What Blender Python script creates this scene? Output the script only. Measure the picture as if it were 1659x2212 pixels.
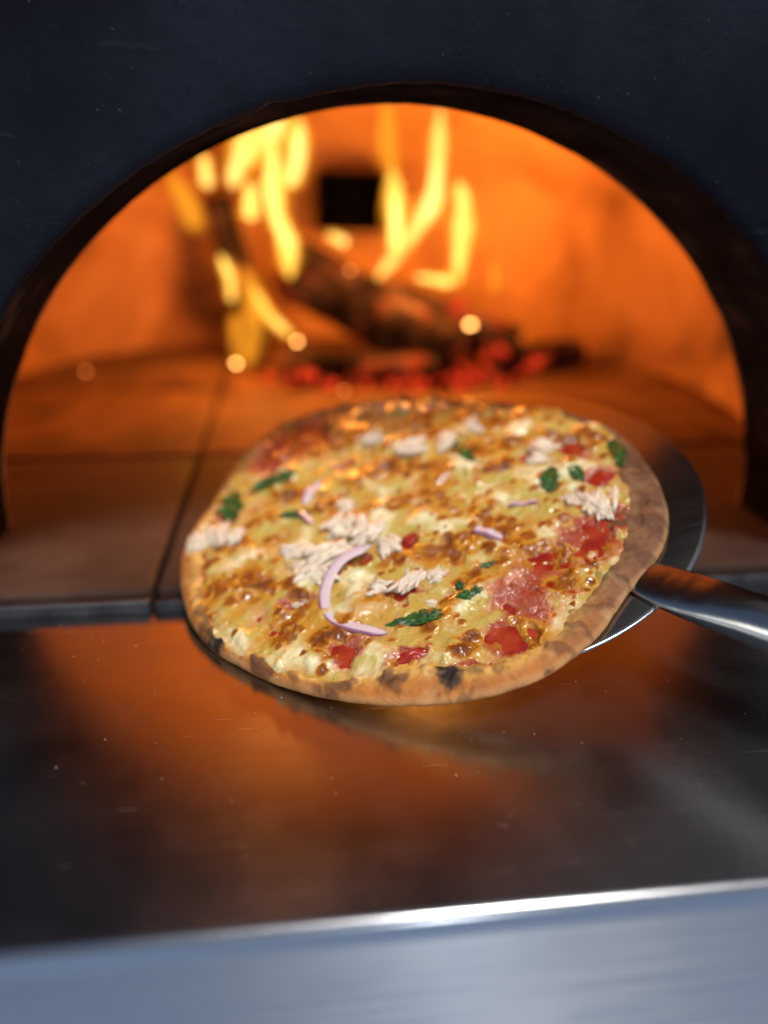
import bpy, math, random
import numpy as np
from mathutils import noise, Vector, Matrix

for o in list(bpy.data.objects): bpy.data.objects.remove(o)
scene = bpy.context.scene
S = 0.22                      # one layout unit = camera height above the shelf = 0.22 m

# ------------------------------------------------------------------ camera
cam_d = bpy.data.cameras.new('camera'); cam = bpy.data.objects.new('camera', cam_d)
scene.collection.objects.link(cam); scene.camera = cam
PITCH, YAW, ROLL = math.radians(22.467), math.radians(7.047), math.radians(0.83)
fw = Vector((math.sin(YAW)*math.cos(PITCH), math.cos(YAW)*math.cos(PITCH), -math.sin(PITCH)))
rt = Vector((math.cos(YAW), -math.sin(YAW), 0)); up = rt.cross(fw)
r2 = rt*math.cos(ROLL)+up*math.sin(ROLL); u2 = -rt*math.sin(ROLL)+up*math.cos(ROLL)
M = Matrix((r2, u2, -fw)).transposed().to_4x4(); M.translation = Vector((-0.3121*S, 0, S))
cam.matrix_world = M
cam_d.sensor_fit = 'VERTICAL'; cam_d.sensor_height = 36; cam_d.lens = 36*1661/2212
cam_d.clip_start = 0.01; cam_d.clip_end = 200
cam_d.dof.use_dof = True; cam_d.dof.focus_distance = 1.62*S; cam_d.dof.aperture_fstop = 1.9

# ------------------------------------------------------------------ world + sun
SUN_EL, SUN_AZ = math.radians(63), math.radians(150)      # azimuth clockwise from +Y
w = bpy.data.worlds.new('World'); scene.world = w; w.use_nodes = True
nt = w.node_tree; bg = nt.nodes['Background']
sky = nt.nodes.new('ShaderNodeTexSky'); sky.sky_type = 'NISHITA'; sky.sun_disc = False
sky.sun_elevation = SUN_EL; sky.sun_rotation = SUN_AZ
tc = nt.nodes.new('ShaderNodeTexCoord'); sp = nt.nodes.new('ShaderNodeSeparateXYZ')
nt.links.new(tc.outputs['Generated'], sp.inputs[0])
mr = nt.nodes.new('ShaderNodeMapRange'); mr.inputs['From Min'].default_value = -0.03; mr.inputs['From Max'].default_value = 0.01
nt.links.new(sp.outputs['Z'], mr.inputs['Value'])
mx = nt.nodes.new('ShaderNodeMix'); mx.data_type = 'RGBA'
nt.links.new(mr.outputs[0], mx.inputs['Factor']); mx.inputs[6].default_value = (5.2, 7.2, 11.0, 1)
nt.links.new(sky.outputs[0], mx.inputs[7]); nt.links.new(mx.outputs[2], bg.inputs[0])
bg.inputs[1].default_value = 0.075
sun_d = bpy.data.lights.new('sun', 'SUN'); sun_d.energy = 3.15; sun_d.angle = math.radians(14); sun_d.color = (1, .95, .88)
sun = bpy.data.objects.new('sun', sun_d); scene.collection.objects.link(sun)
sdir = Vector((math.sin(SUN_AZ)*math.cos(SUN_EL), math.cos(SUN_AZ)*math.cos(SUN_EL), math.sin(SUN_EL)))
sun.rotation_euler = sdir.to_track_quat('Z', 'Y').to_euler(); sun.location = sdir*3
vs = scene.view_settings; vs.view_transform = 'Standard'; vs.look = 'None'; vs.exposure = 0.0; vs.gamma = 1
for lname, lpos, laim, lw, lh, le in (('added_front_light', (.22, -1.3, .02), (0, .25, -.03), .12, .8, 4.2), ('added_left_light', (-1.3, -.42, .30), (.1, .3, .05), .6, .5, 4.2)):  # unseen lamps, added for the reflections on handle and front panel
    al_d = bpy.data.lights.new(lname, 'AREA'); al_d.shape = 'RECTANGLE'; al_d.size = lw; al_d.size_y = lh; al_d.energy = le; al_d.color = (.92, .97, 1) if 'front' in lname else (1, .95, .86)
    al = bpy.data.objects.new(lname, al_d); scene.collection.objects.link(al); al.location = lpos
    al.rotation_euler = (Vector(lpos)-Vector(laim)).to_track_quat('Z', 'Y').to_euler()
scene.cycles.max_bounces = 8; scene.cycles.diffuse_bounces = 3; scene.cycles.glossy_bounces = 4
scene.render.resolution_x = 768; scene.render.resolution_y = 1024

# ------------------------------------------------------------------ helpers
def tag(o, label=None, cat=None, group=None, kind=None):
    if label: o['label'] = label
    if cat: o['category'] = cat
    if group: o['group'] = group
    if kind: o['kind'] = kind
    return o
def empty(name, loc, rot=None):
    o = bpy.data.objects.new(name, None); scene.collection.objects.link(o)
    o.location = Vector(loc)*S; o.empty_display_size = .02
    if rot is not None: o.rotation_euler = rot.to_euler()
    return o
def mk(name, verts, faces, m, parent=None, org=(0, 0, 0), smooth=True, cols=None, uvs=None, extra=None):
    """verts in layout units; org = parent's (or own) origin in layout units"""
    V = (np.asarray(verts, dtype=np.float64)-np.asarray(org))*S
    me = bpy.data.meshes.new(name)
    F = np.asarray(faces, dtype=np.int32) if not isinstance(faces, list) else None
    if F is not None and F.ndim == 2:
        k = F.shape[1]
        me.vertices.add(len(V)); me.vertices.foreach_set('co', V.astype(np.float32).ravel())
        me.loops.add(F.size); me.loops.foreach_set('vertex_index', F.ravel())
        me.polygons.add(len(F)); me.polygons.foreach_set('loop_start', np.arange(0, F.size, k, dtype=np.int32))
        me.update(calc_edges=True)
    else:
        me.from_pydata([tuple(v) for v in V], [], [tuple(f) for f in faces])
    me.validate()
    if smooth: me.polygons.foreach_set('use_smooth', np.ones(len(me.polygons), dtype=bool))
    if cols is not None:
        a = me.color_attributes.new('Col', 'FLOAT_COLOR', 'POINT')
        c = np.ones((len(V), 4), dtype=np.float32); c[:, :cols.shape[1]] = cols
        a.data.foreach_set('color', c.ravel())
    if uvs is not None:
        l = me.uv_layers.new(name='UVMap'); vi = np.empty(len(me.loops), dtype=np.int32); me.loops.foreach_get('vertex_index', vi)
        l.data.foreach_set('uv', np.asarray(uvs, dtype=np.float32)[vi].ravel())
    me.materials.append(m)
    o = bpy.data.objects.new(name, me); scene.collection.objects.link(o)
    if parent is not None: o.parent = parent
    else: o.location = Vector(org)*S
    return o
def gridfaces(nu, nv, wrap=False):
    i = np.arange(nu-1)[:, None]; j = np.arange(nv if wrap else nv-1)[None, :]
    j2 = (j+1) % nv
    return np.stack([i*nv+j, (i+1)*nv+j, (i+1)*nv+j2, i*nv+j2], -1).reshape(-1, 4)
def sm(a, b, x):
    t = np.clip((x-a)/(b-a), 0, 1); return t*t*(3-2*t)
def lerp(a, b, t): return a+(b-a)*t
# gradient noise, vectorised
def pn(x, y, seed=0):
    rs = np.random.RandomState(seed); perm = rs.permutation(256); perm = np.concatenate([perm, perm])
    ang = rs.rand(256)*2*np.pi; gx, gy = np.cos(ang), np.sin(ang)
    xi = np.floor(x).astype(int); yi = np.floor(y).astype(int); xf = x-xi; yf = y-yi
    u = xf**3*(xf*(xf*6-15)+10); v = yf**3*(yf*(yf*6-15)+10)
    def g(ix, iy, dx, dy):
        h = perm[(perm[ix & 255]+iy) & 255]; return gx[h]*dx+gy[h]*dy
    a = g(xi, yi, xf, yf); b = g(xi+1, yi, xf-1, yf); c = g(xi, yi+1, xf, yf-1); d = g(xi+1, yi+1, xf-1, yf-1)
    return (a+(b-a)*u+((c+(d-c)*u)-(a+(b-a)*u))*v)*1.5
def fbm(x, y, seed=0, o=4):
    s = 0; a = 1; f = 1; n = 0
    for k in range(o): s = s+a*pn(x*f, y*f, seed+k); n += a; a *= .5; f *= 2.03
    return s/n*1.3
def boxmesh(lo, hi, bev=0.0):
    import bmesh
    bm = bmesh.new(); bmesh.ops.create_cube(bm, size=1)
    for v in bm.verts:
        v.co = Vector([(lo[i]+hi[i])/2+v.co[i]*(hi[i]-lo[i]) for i in range(3)])
    if bev: bmesh.ops.bevel(bm, geom=bm.edges[:], offset=bev, segments=2, affect='EDGES', profile=.6)
    vs_ = [tuple(v.co) for v in bm.verts]; fs = [[v.index for v in f.verts] for f in bm.faces]; bm.free()
    return vs_, fs

# ------------------------------------------------------------------ materials
class NT:
    def __init__(s, name):
        s.m = bpy.data.materials.new(name); s.m.use_nodes = True; s.t = s.m.node_tree
        s.b = s.t.nodes['Principled BSDF']; s.out = s.t.nodes['Material Output']
    def n(s, typ, **kw):
        nd = s.t.nodes.new('ShaderNode'+typ)
        for k, v in kw.items():
            if k in nd.inputs.keys(): nd.inputs[k].default_value = v
            else: setattr(nd, k, v)
        return nd
    def l(s, a, b): s.t.links.new(a, b)
    def coords(s, scale=(1, 1, 1), rot=(0, 0, 0), kind='Object'):
        t = s.n('TexCoord'); m = s.n('Mapping'); m.inputs['Scale'].default_value = scale; m.inputs['Rotation'].default_value = rot
        s.l(t.outputs[kind], m.inputs['Vector']); return m.outputs[0]
    def noise(s, scale, detail=4, vec=None, rough=.55, dist=0):
        nd = s.n('TexNoise'); nd.inputs['Scale'].default_value = scale; nd.inputs['Detail'].default_value = detail
        nd.inputs['Roughness'].default_value = rough; nd.inputs['Distortion'].default_value = dist
        s.l(vec if vec is not None else s.coords(), nd.inputs['Vector']); return nd.outputs['Fac']
    def ramp(s, fac, stops):
        r = s.n('ValToRGB'); e = r.color_ramp.elements
        while len(e) < len(stops): e.new(.5)
        for i, (p, c) in enumerate(stops):
            e[i].position = p; e[i].color = (*c, 1) if len(c) == 3 else c
        s.l(fac, r.inputs[0]); return r.outputs[0]
    def mapr(s, v, a, b, c, d):
        m = s.n('MapRange'); m.inputs[1].default_value = a; m.inputs[2].default_value = b; m.inputs[3].default_value = c; m.inputs[4].default_value = d
        s.l(v, m.inputs[0]); return m.outputs[0]
    def mix(s, f, a, b, mode='MIX'):
        m = s.n('Mix'); m.data_type = 'RGBA'; m.blend_type = mode
        for sock, v in ((m.inputs[0], f), (m.inputs[6], a), (m.inputs[7], b)):
            if hasattr(v, 'is_output'): s.l(v, sock)
            else: sock.default_value = v if not isinstance(v, tuple) else (*v[:3], 1)
        return m.outputs[2]
    def math(s, op, a, b=0.0):
        m = s.n('Math'); m.operation = op
        for i, v in enumerate((a, b)):
            if hasattr(v, 'is_output'): s.l(v, m.inputs[i])
            else: m.inputs[i].default_value = v
        return m.outputs[0]
    def bump(s, h, strength, dist, prev=None):
        b = s.n('Bump'); b.inputs['Strength'].default_value = strength; b.inputs['Distance'].default_value = dist
        s.l(h, b.inputs['Height'])
        if prev is not None: s.l(prev, b.inputs['Normal'])
        return b.outputs[0]
    def set(s, **kw):
        for k, v in kw.items():
            k = k.replace('_', ' ')
            if hasattr(v, 'is_output'): s.l(v, s.b.inputs[k])
            else: s.b.inputs[k].default_value = v if not (isinstance(v, tuple) and len(v) == 3 and k != 'Subsurface Radius') else (*v, 1)

def m_steel():
    k = NT('brushed_steel')
    br = k.noise(1.0, 6, k.coords((9, 900, 900)), .7)
    br2 = k.noise(1.0, 3, k.coords((60, 2600, 2600)), .6)
    sm_ = k.noise(9, 5, k.coords(), .6)
    def scr(rot, sc, th):
        nn = k.noise(1.0, 1.5, k.coords(sc, rot), .5)
        return k.mapr(nn, th, th+.02, 0, 1)
    s1 = scr((0, 0, .5), (30, 1100, 30), .80); s2 = scr((0, 0, -1.0), (24, 900, 24), .775); s3 = scr((0, 0, 1.9), (40, 900, 40), .775)
    ss = k.math('MAXIMUM', s1, k.math('MAXIMUM', s2, s3))
    rough = k.math('ADD', k.mapr(br, .3, .7, .205, .235), k.mapr(sm_, .35, .7, -.04, .08))
    rough = k.math('ADD', rough, k.math('MULTIPLY', ss, .18))
    spz = k.n('SeparateXYZ'); k.l(k.coords(), spz.inputs[0]); fr = k.mapr(spz.outputs['Z'], .3*.22-.020*.22, .3*.22-.05*.22, 0, 1)
    rough = k.math('ADD', rough, k.math('MULTIPLY', fr, k.mapr(br, .3, .7, .10, .24)))
    col = k.mix(k.mapr(sm_, .3, .75, 0, 1), (.34, .345, .36), (.29, .29, .30))
    h = k.math('ADD', br, k.math('MULTIPLY', br2, .4))
    h = k.math('SUBTRACT', h, k.math('MULTIPLY', ss, .6))
    tg = k.n('Tangent'); tg.direction_type = 'UV_MAP'
    k.l(tg.outputs[0], k.b.inputs['Tangent'])
    k.set(Base_Color=col, Metallic=1.0, Roughness=rough, Anisotropic=k.mapr(fr, 0, 1, .45, .9), Anisotropic_Rotation=.25, Normal=k.bump(h, .02, .0004))
    return k.m
def m_peel():
    k = NT('peel_steel')
    n = k.noise(1.0, 4, k.coords((25, 900, 900), (0, 0, .98)), .6); n2 = k.noise(14, 4)
    k.set(Base_Color=k.mix(n2, (.42, .415, .40), (.36, .36, .355)), Metallic=1.0, Roughness=k.mapr(n, .3, .7, .19, .25), Normal=k.bump(n, .05, .0003))
    return k.m
def m_soot_face():
    k = NT('black_oven_face')
    n = k.noise(7, 6); n2 = k.noise(140, 3); n3 = k.noise(420, 2)
    sp_ = k.mapr(n3, .70, .76, 0, 1)
    c = k.ramp(n, [(.34, (.0020, .0020, .0038)), (.5, (.0055, .0060, .0105)), (.68, (.0120, .0138, .0215))])
    c = k.mix(k.mapr(n2, .62, .75, 0, .5), c, (.003, .003, .003))
    c = k.mix(k.math('MULTIPLY', sp_, .5), c, (.06, .06, .065))
    pit = k.mapr(k.noise(75, 2, rough=.4), .70, .74, 0, 1); c = k.mix(pit, c, (.001, .001, .001))
    scf = k.math('MULTIPLY', k.mapr(k.noise(1, 4, k.coords((14, 14, 120), (0, .5, 0)), .7), .62, .74, 0, 1), k.mapr(k.noise(5, 3), .5, .62, 0, 1)); c = k.mix(k.math('MULTIPLY', scf, .4), c, (.05, .052, .058))
    b = k.bump(n2, .6, .0012, k.bump(k.noise(28, 5, rough=.65), .5, .004))
    k.set(Base_Color=c, Roughness=k.mapr(n, .3, .7, .5, .7), Normal=b, Specular_IOR_Level=.08)
    return k.m
def m_reveal():
    k = NT('sooty_arch')
    n = k.noise(16, 7, rough=.65); n2 = k.noise(110, 4)
    c = k.ramp(n, [(.3, (.003, .0024, .0022)), (.55, (.014, .010, .0085)), (.75, (.050, .034, .028))])
    k.set(Base_Color=c, Roughness=.85, Normal=k.bump(n2, .5, .001, k.bump(n, .25, .004)), Specular_IOR_Level=0.0)
    return k.m
def m_dome():
    k = NT('refractory_dome')
    n = k.noise(6, 5, rough=.6, dist=.5); n2 = k.noise(40, 4)
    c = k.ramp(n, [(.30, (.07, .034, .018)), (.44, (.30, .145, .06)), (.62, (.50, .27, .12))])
    k.set(Base_Color=c, Roughness=.9, Normal=k.bump(n2, .5, .003), Specular_IOR_Level=.2)
    return k.m
def m_tile(hot=False):
    k = NT('hearth_tile_fired' if hot else 'hearth_tile')
    oi = k.n('ObjectInfo')
    n = k.noise(11, 6, rough=.65); n2 = k.noise(90, 5); n3 = k.noise(4, 3)
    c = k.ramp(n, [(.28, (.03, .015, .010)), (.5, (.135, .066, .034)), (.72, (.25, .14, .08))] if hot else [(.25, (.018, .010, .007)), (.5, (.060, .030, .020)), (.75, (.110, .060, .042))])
    c = k.mix(k.mapr(n3, .45, .62, 0, .55), c, (.05, .03, .025))
    c = k.mix(k.mapr(n2, .6, .75, 0, .4), c, (.15, .11, .095))
    hs = k.n('HueSaturation'); k.l(c, hs.inputs['Color']); k.l(k.mapr(oi.outputs['Random'], 0, 1, .8, 1.2), hs.inputs['Value'])
    k.set(Base_Color=hs.outputs[0], Roughness=k.mapr(n, .3, .7, .6, .85), Normal=k.bump(n2, .4, .001, k.bump(n, .3, .003)), Specular_IOR_Level=.12)
    return k.m
def m_iron():
    k = NT('dark_iron')
    n = k.noise(60, 5); n2 = k.noise(300, 3)
    k.set(Base_Color=k.ramp(n, [(.3, (.012, .013, .017)), (.7, (.05, .052, .06))]), Roughness=.5, Metallic=.4, Normal=k.bump(n2, .5, .0008))
    return k.m
def m_black():
    k = NT('soot_black'); k.set(Base_Color=(.002, .0015, .0013), Roughness=.95, Specular_IOR_Level=.02); return k.m
def m_log():
    k = NT('charred_wood')
    n = k.noise(1, 6, k.coords((30, 30, 30))); v = k.n('TexVoronoi'); v.inputs['Scale'].default_value = 90; k.l(k.coords(), v.inputs['Vector'])
    c = k.ramp(n, [(.38, (.008, .006, .006)), (.55, (.030, .019, .020)), (.8, (.11, .08, .085))])
    glow = k.mapr(k.noise(22, 4), .56, .70, 0, 1)
    k.set(Base_Color=c, Roughness=.95, Specular_IOR_Level=0.0, Normal=k.bump(v.outputs['Distance'], .8, .004), Emission_Color=(1, .07, .01), Emission_Strength=k.math('MULTIPLY', glow, .5))
    return k.m
def m_emit(name, col, st, transp=0.0):
    k = NT(name); e = k.n('Emission'); e.inputs[0].default_value = (*col, 1); e.inputs[1].default_value = st
    if transp:
        t = k.n('BsdfTransparent'); m = k.n('MixShader'); m.inputs[0].default_value = transp
        k.l(e.outputs[0], m.inputs[1]); k.l(t.outputs[0], m.inputs[2]); k.l(m.outputs[0], k.out.inputs[0])
    else: k.l(e.outputs[0], k.out.inputs[0])
    k.m.cycles.emission_sampling = 'NONE'
    return k.m
def m_food(name, rough=(.3, .5), bumps=((500, .4, .0006),), sss=.12, rad=(1, .45, .2), spec=.5, colvar=.12, cv_scale=260, coat=0):
    k = NT(name); a = k.n('Attribute'); a.attribute_name = 'Col'
    n = k.noise(cv_scale, 4); c = k.mix(k.mapr(n, .3, .7, 0, colvar*2), a.outputs['Color'], (1.25, 1.2, 1.1), 'MULTIPLY')
    nb = None
    for sc, st, d in bumps: nb = k.bump(k.noise(sc, 4), st, d, nb)
    k.set(Base_Color=c, Roughness=k.mapr(k.noise(60, 3), .35, .65, rough[0], rough[1]), Normal=nb, Specular_IOR_Level=spec,
          Subsurface_Weight=sss, Subsurface_Scale=.004, Coat_Weight=coat, Coat_Roughness=.09)
    k.b.inputs['Subsurface Radius'].default_value = rad
    return k.m
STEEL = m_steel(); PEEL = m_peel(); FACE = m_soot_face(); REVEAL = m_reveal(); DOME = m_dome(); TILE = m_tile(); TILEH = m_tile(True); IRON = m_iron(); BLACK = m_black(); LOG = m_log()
CRUST = m_food('baked_crust', (.6, .8), ((700, .5, .0006), (160, .55, .0016)), .0, spec=.25, colvar=.25, cv_scale=350)
CHEESE = m_food('melted_cheese', (.22, .42), ((260, .10, .0008), (900, .05, .0003)), .18, spec=.5, colvar=.05, coat=.22)
SAUCE = m_food('tomato_sauce', (.18, .35), ((380, .5, .001),), .0, (1, .2, .1), spec=.5, colvar=.2)
MEAT = m_food('chicken_meat', (.42, .6), ((700, .4, .0007),), .2, (1, .6, .45), spec=.4, colvar=.1)
ONION = m_food('red_onion', (.2, .35), ((300, .15, .0004),), .25, (1, .5, .7), spec=.5, colvar=.05)
LEAF = m_food('basil_leaf', (.25, .4), ((350, .5, .0008),), .0, (.3, 1, .2), spec=.5, colvar=.2)

# ------------------------------------------------------------------ the oven
YA, TR, A, B, NEXP, ZS = 1.8327, 0.452, 1.1819, 1.1357, 1.9436, 0.0848
HZ = 0.045                                             # hearth level above the shelf
def arch_pts(a, b, zs, n, z0=0.0):
    zl = np.linspace(z0, zs, max(6, n//10), endpoint=False); th = np.linspace(0, np.pi, n)
    x = a*np.sign(np.cos(th))*np.abs(np.cos(th))**(2/NEXP); z = zs+b*np.abs(np.sin(th))**(2/NEXP)
    X = np.concatenate([np.full(len(zl), a), x, np.full(len(zl), -a)]); Z = np.concatenate([zl, z, zl[::-1]])
    return X, Z
oven = empty('pizza_oven', (0, 2.0, 0)); tag(oven, 'dark wood-fired oven with sooty black arched mouth glowing orange inside', 'oven')
OO = (0, 2.0, 0)
NA = 420
ax, az = arch_pts(A, B, ZS, NA, -.3)
def edge_rough(x, z):
    s = np.cumsum(np.hypot(np.diff(x, prepend=x[0]), np.diff(z, prepend=z[0])))
    e = .004*fbm(s*4, s*0+3.3, 5, 5)+.0018*fbm(s*37, s*0+1.7, 9, 3)
    chips = np.maximum(0, pn(s*14, s*0+.5, 12)-.44)*.014
    return e+chips, s
er, ss_ = edge_rough(ax, az)
# face: rings going outward from the mouth
offs = np.array([-.0, .004, .012, .03, .06, .12, .2, .3, .42, .52, .56, .575, .59, .63, .8, 1.1, 1.6, 2.4])
dep = np.array([.030, .014, .005, .0, -.004, -.006, -.006, -.004, 0, .003, .006, .016, .006, .008, .02, .05, .12, .28])
nrm = np.stack([np.gradient(az), -np.gradient(ax)], -1); nrm /= np.linalg.norm(nrm, axis=1)[:, None]
rings = []
for o_, d_ in zip(offs, dep):
    x = ax+nrm[:, 0]*(o_+er*max(0, 1-o_*20)); z = az+nrm[:, 1]*(o_+er*max(0, 1-o_*20))
    y = np.full_like(x, YA+d_)+.004*fbm(x*5, z*5, 21, 3)*(1 if o_ > .01 else .3)
    rings.append(np.stack([x, y, z], -1))
mk('front_face', np.concatenate(rings), gridfaces(len(offs), len(ax)), FACE, oven, OO)
# reveal (tunnel through the thick arch)
yr = np.concatenate([[YA+.030], np.linspace(YA+.05, YA+TR, 40)])
rv = []
for i, y in enumerate(yr):
    fade = max(0, 1-i/6); k = .004*fbm(ss_*3, np.full_like(ss_, y*6), 31, 4)*min(1, i/4)
    endr = .012*fbm(ss_*3, ss_*0+9, 40, 4) if i == len(yr)-1 else 0
    rv.append(np.stack([ax+nrm[:, 0]*(er*fade+k), np.full_like(ax, y)+endr, az+nrm[:, 1]*(er*fade+k)], -1))
mk('arch_reveal', np.concatenate(rv), gridfaces(len(yr), len(ax)), REVEAL, oven, OO)
# chamber
st = [(YA+TR-.01, A*.998, B), (YA+TR+.012, 1.20, 1.155), (2.40, 1.30, 1.24), (2.62, 1.48, 1.36), (2.95, 1.68, 1.46), (3.4, 1.84, 1.53), (3.9, 1.90, 1.56), (4.4, 1.84, 1.54), (4.85, 1.62, 1.47), (5.2, 1.28, 1.36), (5.42, .88, 1.22), (5.52, .5, 1.0), (5.56, .15, .7), (5.57, -.04, .5)]
ch = []
for y, a, b in st:
    x, z = arch_pts(a, b, ZS, 120, -.25); ch.append(np.stack([x, np.full_like(x, y), z], -1))
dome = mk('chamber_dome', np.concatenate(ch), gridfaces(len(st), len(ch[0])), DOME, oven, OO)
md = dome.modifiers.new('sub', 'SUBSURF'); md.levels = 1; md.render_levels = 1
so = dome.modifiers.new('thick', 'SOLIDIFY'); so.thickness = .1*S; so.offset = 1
# body under the hearth, and the iron bar in front of the tiles
v, f = boxmesh((-2.6, 1.81, -1.4), (2.6, 6.0, -.09), .01); mk('oven_base', v, f, BLACK, oven, OO, smooth=False)
v, f = boxmesh((-1.9, 1.783, -.2), (-.692, 1.808, .030), .008); mk('hearth_trim', v, f, IRON, oven, OO)
v, f = boxmesh((-.680, 1.783, -.2), (1.9, 1.808, .026), .008); mk('hearth_trim', v, f, IRON, oven, OO)
# hearth tiles, one by one
import bmesh
def tile_mesh(wx, wy, seed):
    n = 14; xs = np.linspace(0, 1, n); v, f = boxmesh((0.009, .016, -.1), (wx-.009, wy-.016, HZ), 0)
    bm = bmesh.new(); V = [bm.verts.new(p) for p in v]
    for q in f: bm.faces.new([V[i] for i in q])
    bmesh.ops.bevel(bm, geom=bm.edges[:], offset=.016, segments=3, affect='EDGES', profile=.6)
    bmesh.ops.triangulate(bm, faces=bm.faces[:]); 
    bmesh.ops.subdivide_edges(bm, edges=[e for e in bm.edges if e.calc_length() > .15], cuts=5, use_grid_fill=True)
    for q in bm.verts:
        p = q.co*5+Vector((seed*7.1, 0, 0)); d = noise.noise_vector(p)*.004; q.co += d if q.co.z > -.05 else Vector((0, 0, 0))
    vv = [tuple(q.co) for q in bm.verts]; bm.verts.index_update(); ff = [[q.index for q in g.verts] for g in bm.faces]; bm.free(); return vv, ff
tx = [-1.8357, -.6857, .4643, 1.6143]; tw = 1.15
ty = [1.809, 2.94, 4.09, 5.24]; td = [1.131, 1.15, 1.15, .6]
k = 0
for j in range(4):
    for i in range(-1, 4):
        x0 = tx[0]-1.15 if i < 0 else tx[i]
        if j == 0 and i == -1: continue
        vv, ff = tile_mesh(tw, td[j], k); k += 1
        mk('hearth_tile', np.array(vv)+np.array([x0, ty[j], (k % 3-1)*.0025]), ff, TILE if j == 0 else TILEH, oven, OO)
# square vent opening in the back of the chamber
vt = []; fr = []
def flue():
    x0, x1, z0, z1, y0, y1, t = -.10, .29, .81, 1.10, 5.05, 5.5, .025
    out = []
    for lo, hi in (((x0-t, y0, z0-t), (x0, y1, z1+t)), ((x1, y0, z0-t), (x1+t, y1, z1+t)), ((x0, y0, z1), (x1, y1, z1+t)), ((x0, y0, z0-t), (x1, y1, z0)), ((x0, y1-.1, z0), (x1, y1, z1))):
        v, f = boxmesh(lo, hi); n0 = len(vt); vt.extend(v); fr.extend([[a+n0 for a in q] for q in f])
flue(); mk('flue_opening', vt, fr, BLACK, oven, OO, smooth=False)

# ------------------------------------------------------------------ steel shelf: one folded sheet
YF, YB, XR = 0.815, 1.779, 2.6
rb = .017
prof = [(YB, -.15), (YB, -.004), (YB-.003, -.001)] + [(y, 0.0) for y in np.linspace(YB-.006, YF+rb+.004, 14)]
for a in np.linspace(0, np.pi/2, 12): prof.append((YF+rb-rb*math.sin(a), -rb+rb*math.cos(a)))
prof += [(YF-.001, z) for z in np.linspace(-rb-.01, -.75, 10)]
prof += [(YF+.02, -.752), (YF+.02, -.72)]
prof = np.array(prof); nx = 60; xs = np.linspace(-XR, XR, nx)
sv = np.array([[x, y+.0015*math.sin(x*2.1+1), z] for (y, z) in prof for x in xs])
pl_ = np.concatenate([[0], np.cumsum(np.hypot(*np.diff(prof, axis=0).T))])
suv = np.array([[x, l_] for l_ in pl_ for x in xs])
SO = (0, 1.3, -.3)
shelf = mk('landing_shelf', sv, gridfaces(len(prof), nx), STEEL, None, SO, uvs=suv)
tag(shelf, 'brushed stainless steel shelf with folded front edge below the oven mouth', 'shelf')

# ------------------------------------------------------------------ fire
fire = empty('fire', (0, 4.3, HZ)); tag(fire, 'yellow flames burning over the logs at the back of the oven', 'fire'); FO = (0, 4.3, HZ)
FL1 = m_emit('flame_white', (1.0, .74, .22), 4.0); FL2 = m_emit('flame_yellow', (1.0, .50, .04), 2.2); FL3 = m_emit('flame_orange', (1.0, .33, .02), 1.1, .45)
SPK = m_emit('ember_hot', (1.0, .42, .10), 14.0); RED = NT('red_coal'); RED.set(Base_Color=(.02, .012, .012), Roughness=.95, Specular_IOR_Level=0.0, Emission_Color=(1, .05, .012), Emission_Strength=RED.mapr(RED.noise(70, 4), .42, .62, .0, 1.1)); RED = RED.m; RED.cycles.emission_sampling = 'NONE'; LOG.cycles.emission_sampling = 'NONE'; SPO = m_emit('spark_orange', (1, .25, .05), 4.0)
def tube(path, rad, seg=14, sub=8, seed=0, flat=.7, ext=0.0):
    P = np.array(path, float); P[0] += (P[0]-P[1])*ext; P[-1] += (P[-1]-P[-2])*ext; R = np.array(rad, float); t = np.linspace(0, len(P)-1, (len(P)-1)*sub+1); i = np.arange(len(P))
    X = np.stack([np.interp(t, i, P[:, k]) for k in range(3)], -1)
    for _ in range(3): X[1:-1] = (X[:-2]+2*X[1:-1]+X[2:])/4
    r = np.interp(t, i, R); e = np.minimum(np.linspace(0, 1, len(t)), np.linspace(1, 0, len(t))); r = r*np.sqrt(np.clip(e*9, .0006, 1))*np.clip(.35+np.linspace(0, 1, len(t))*3.2, 0, 1)
    th = np.linspace(0, 2*np.pi, seg, endpoint=False); V = []
    T = np.gradient(X, axis=0); T /= np.linalg.norm(T, axis=1)[:, None]
    for q, rr, tt, k in zip(X, r, T, range(len(X))):
        n1 = np.cross(tt, [0, 1, 0]); n1 /= np.linalg.norm(n1)+1e-9; n2 = np.cross(tt, n1)
        w_ = 1+.16*math.sin(k*.45+seed)+.22*noise.noise(Vector((k*.21, seed*5.3, 0)))
        V.append(q+rr*w_*(np.cos(th)[:, None]*n1+flat*np.sin(th)[:, None]*n2))
    V = np.concatenate(V); F = gridfaces(len(X), seg, True).tolist()
    F.append(list(range(seg))[::-1]); F.append(list(range(len(V)-seg, len(V)))); return V, F
fy = 4.35
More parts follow.
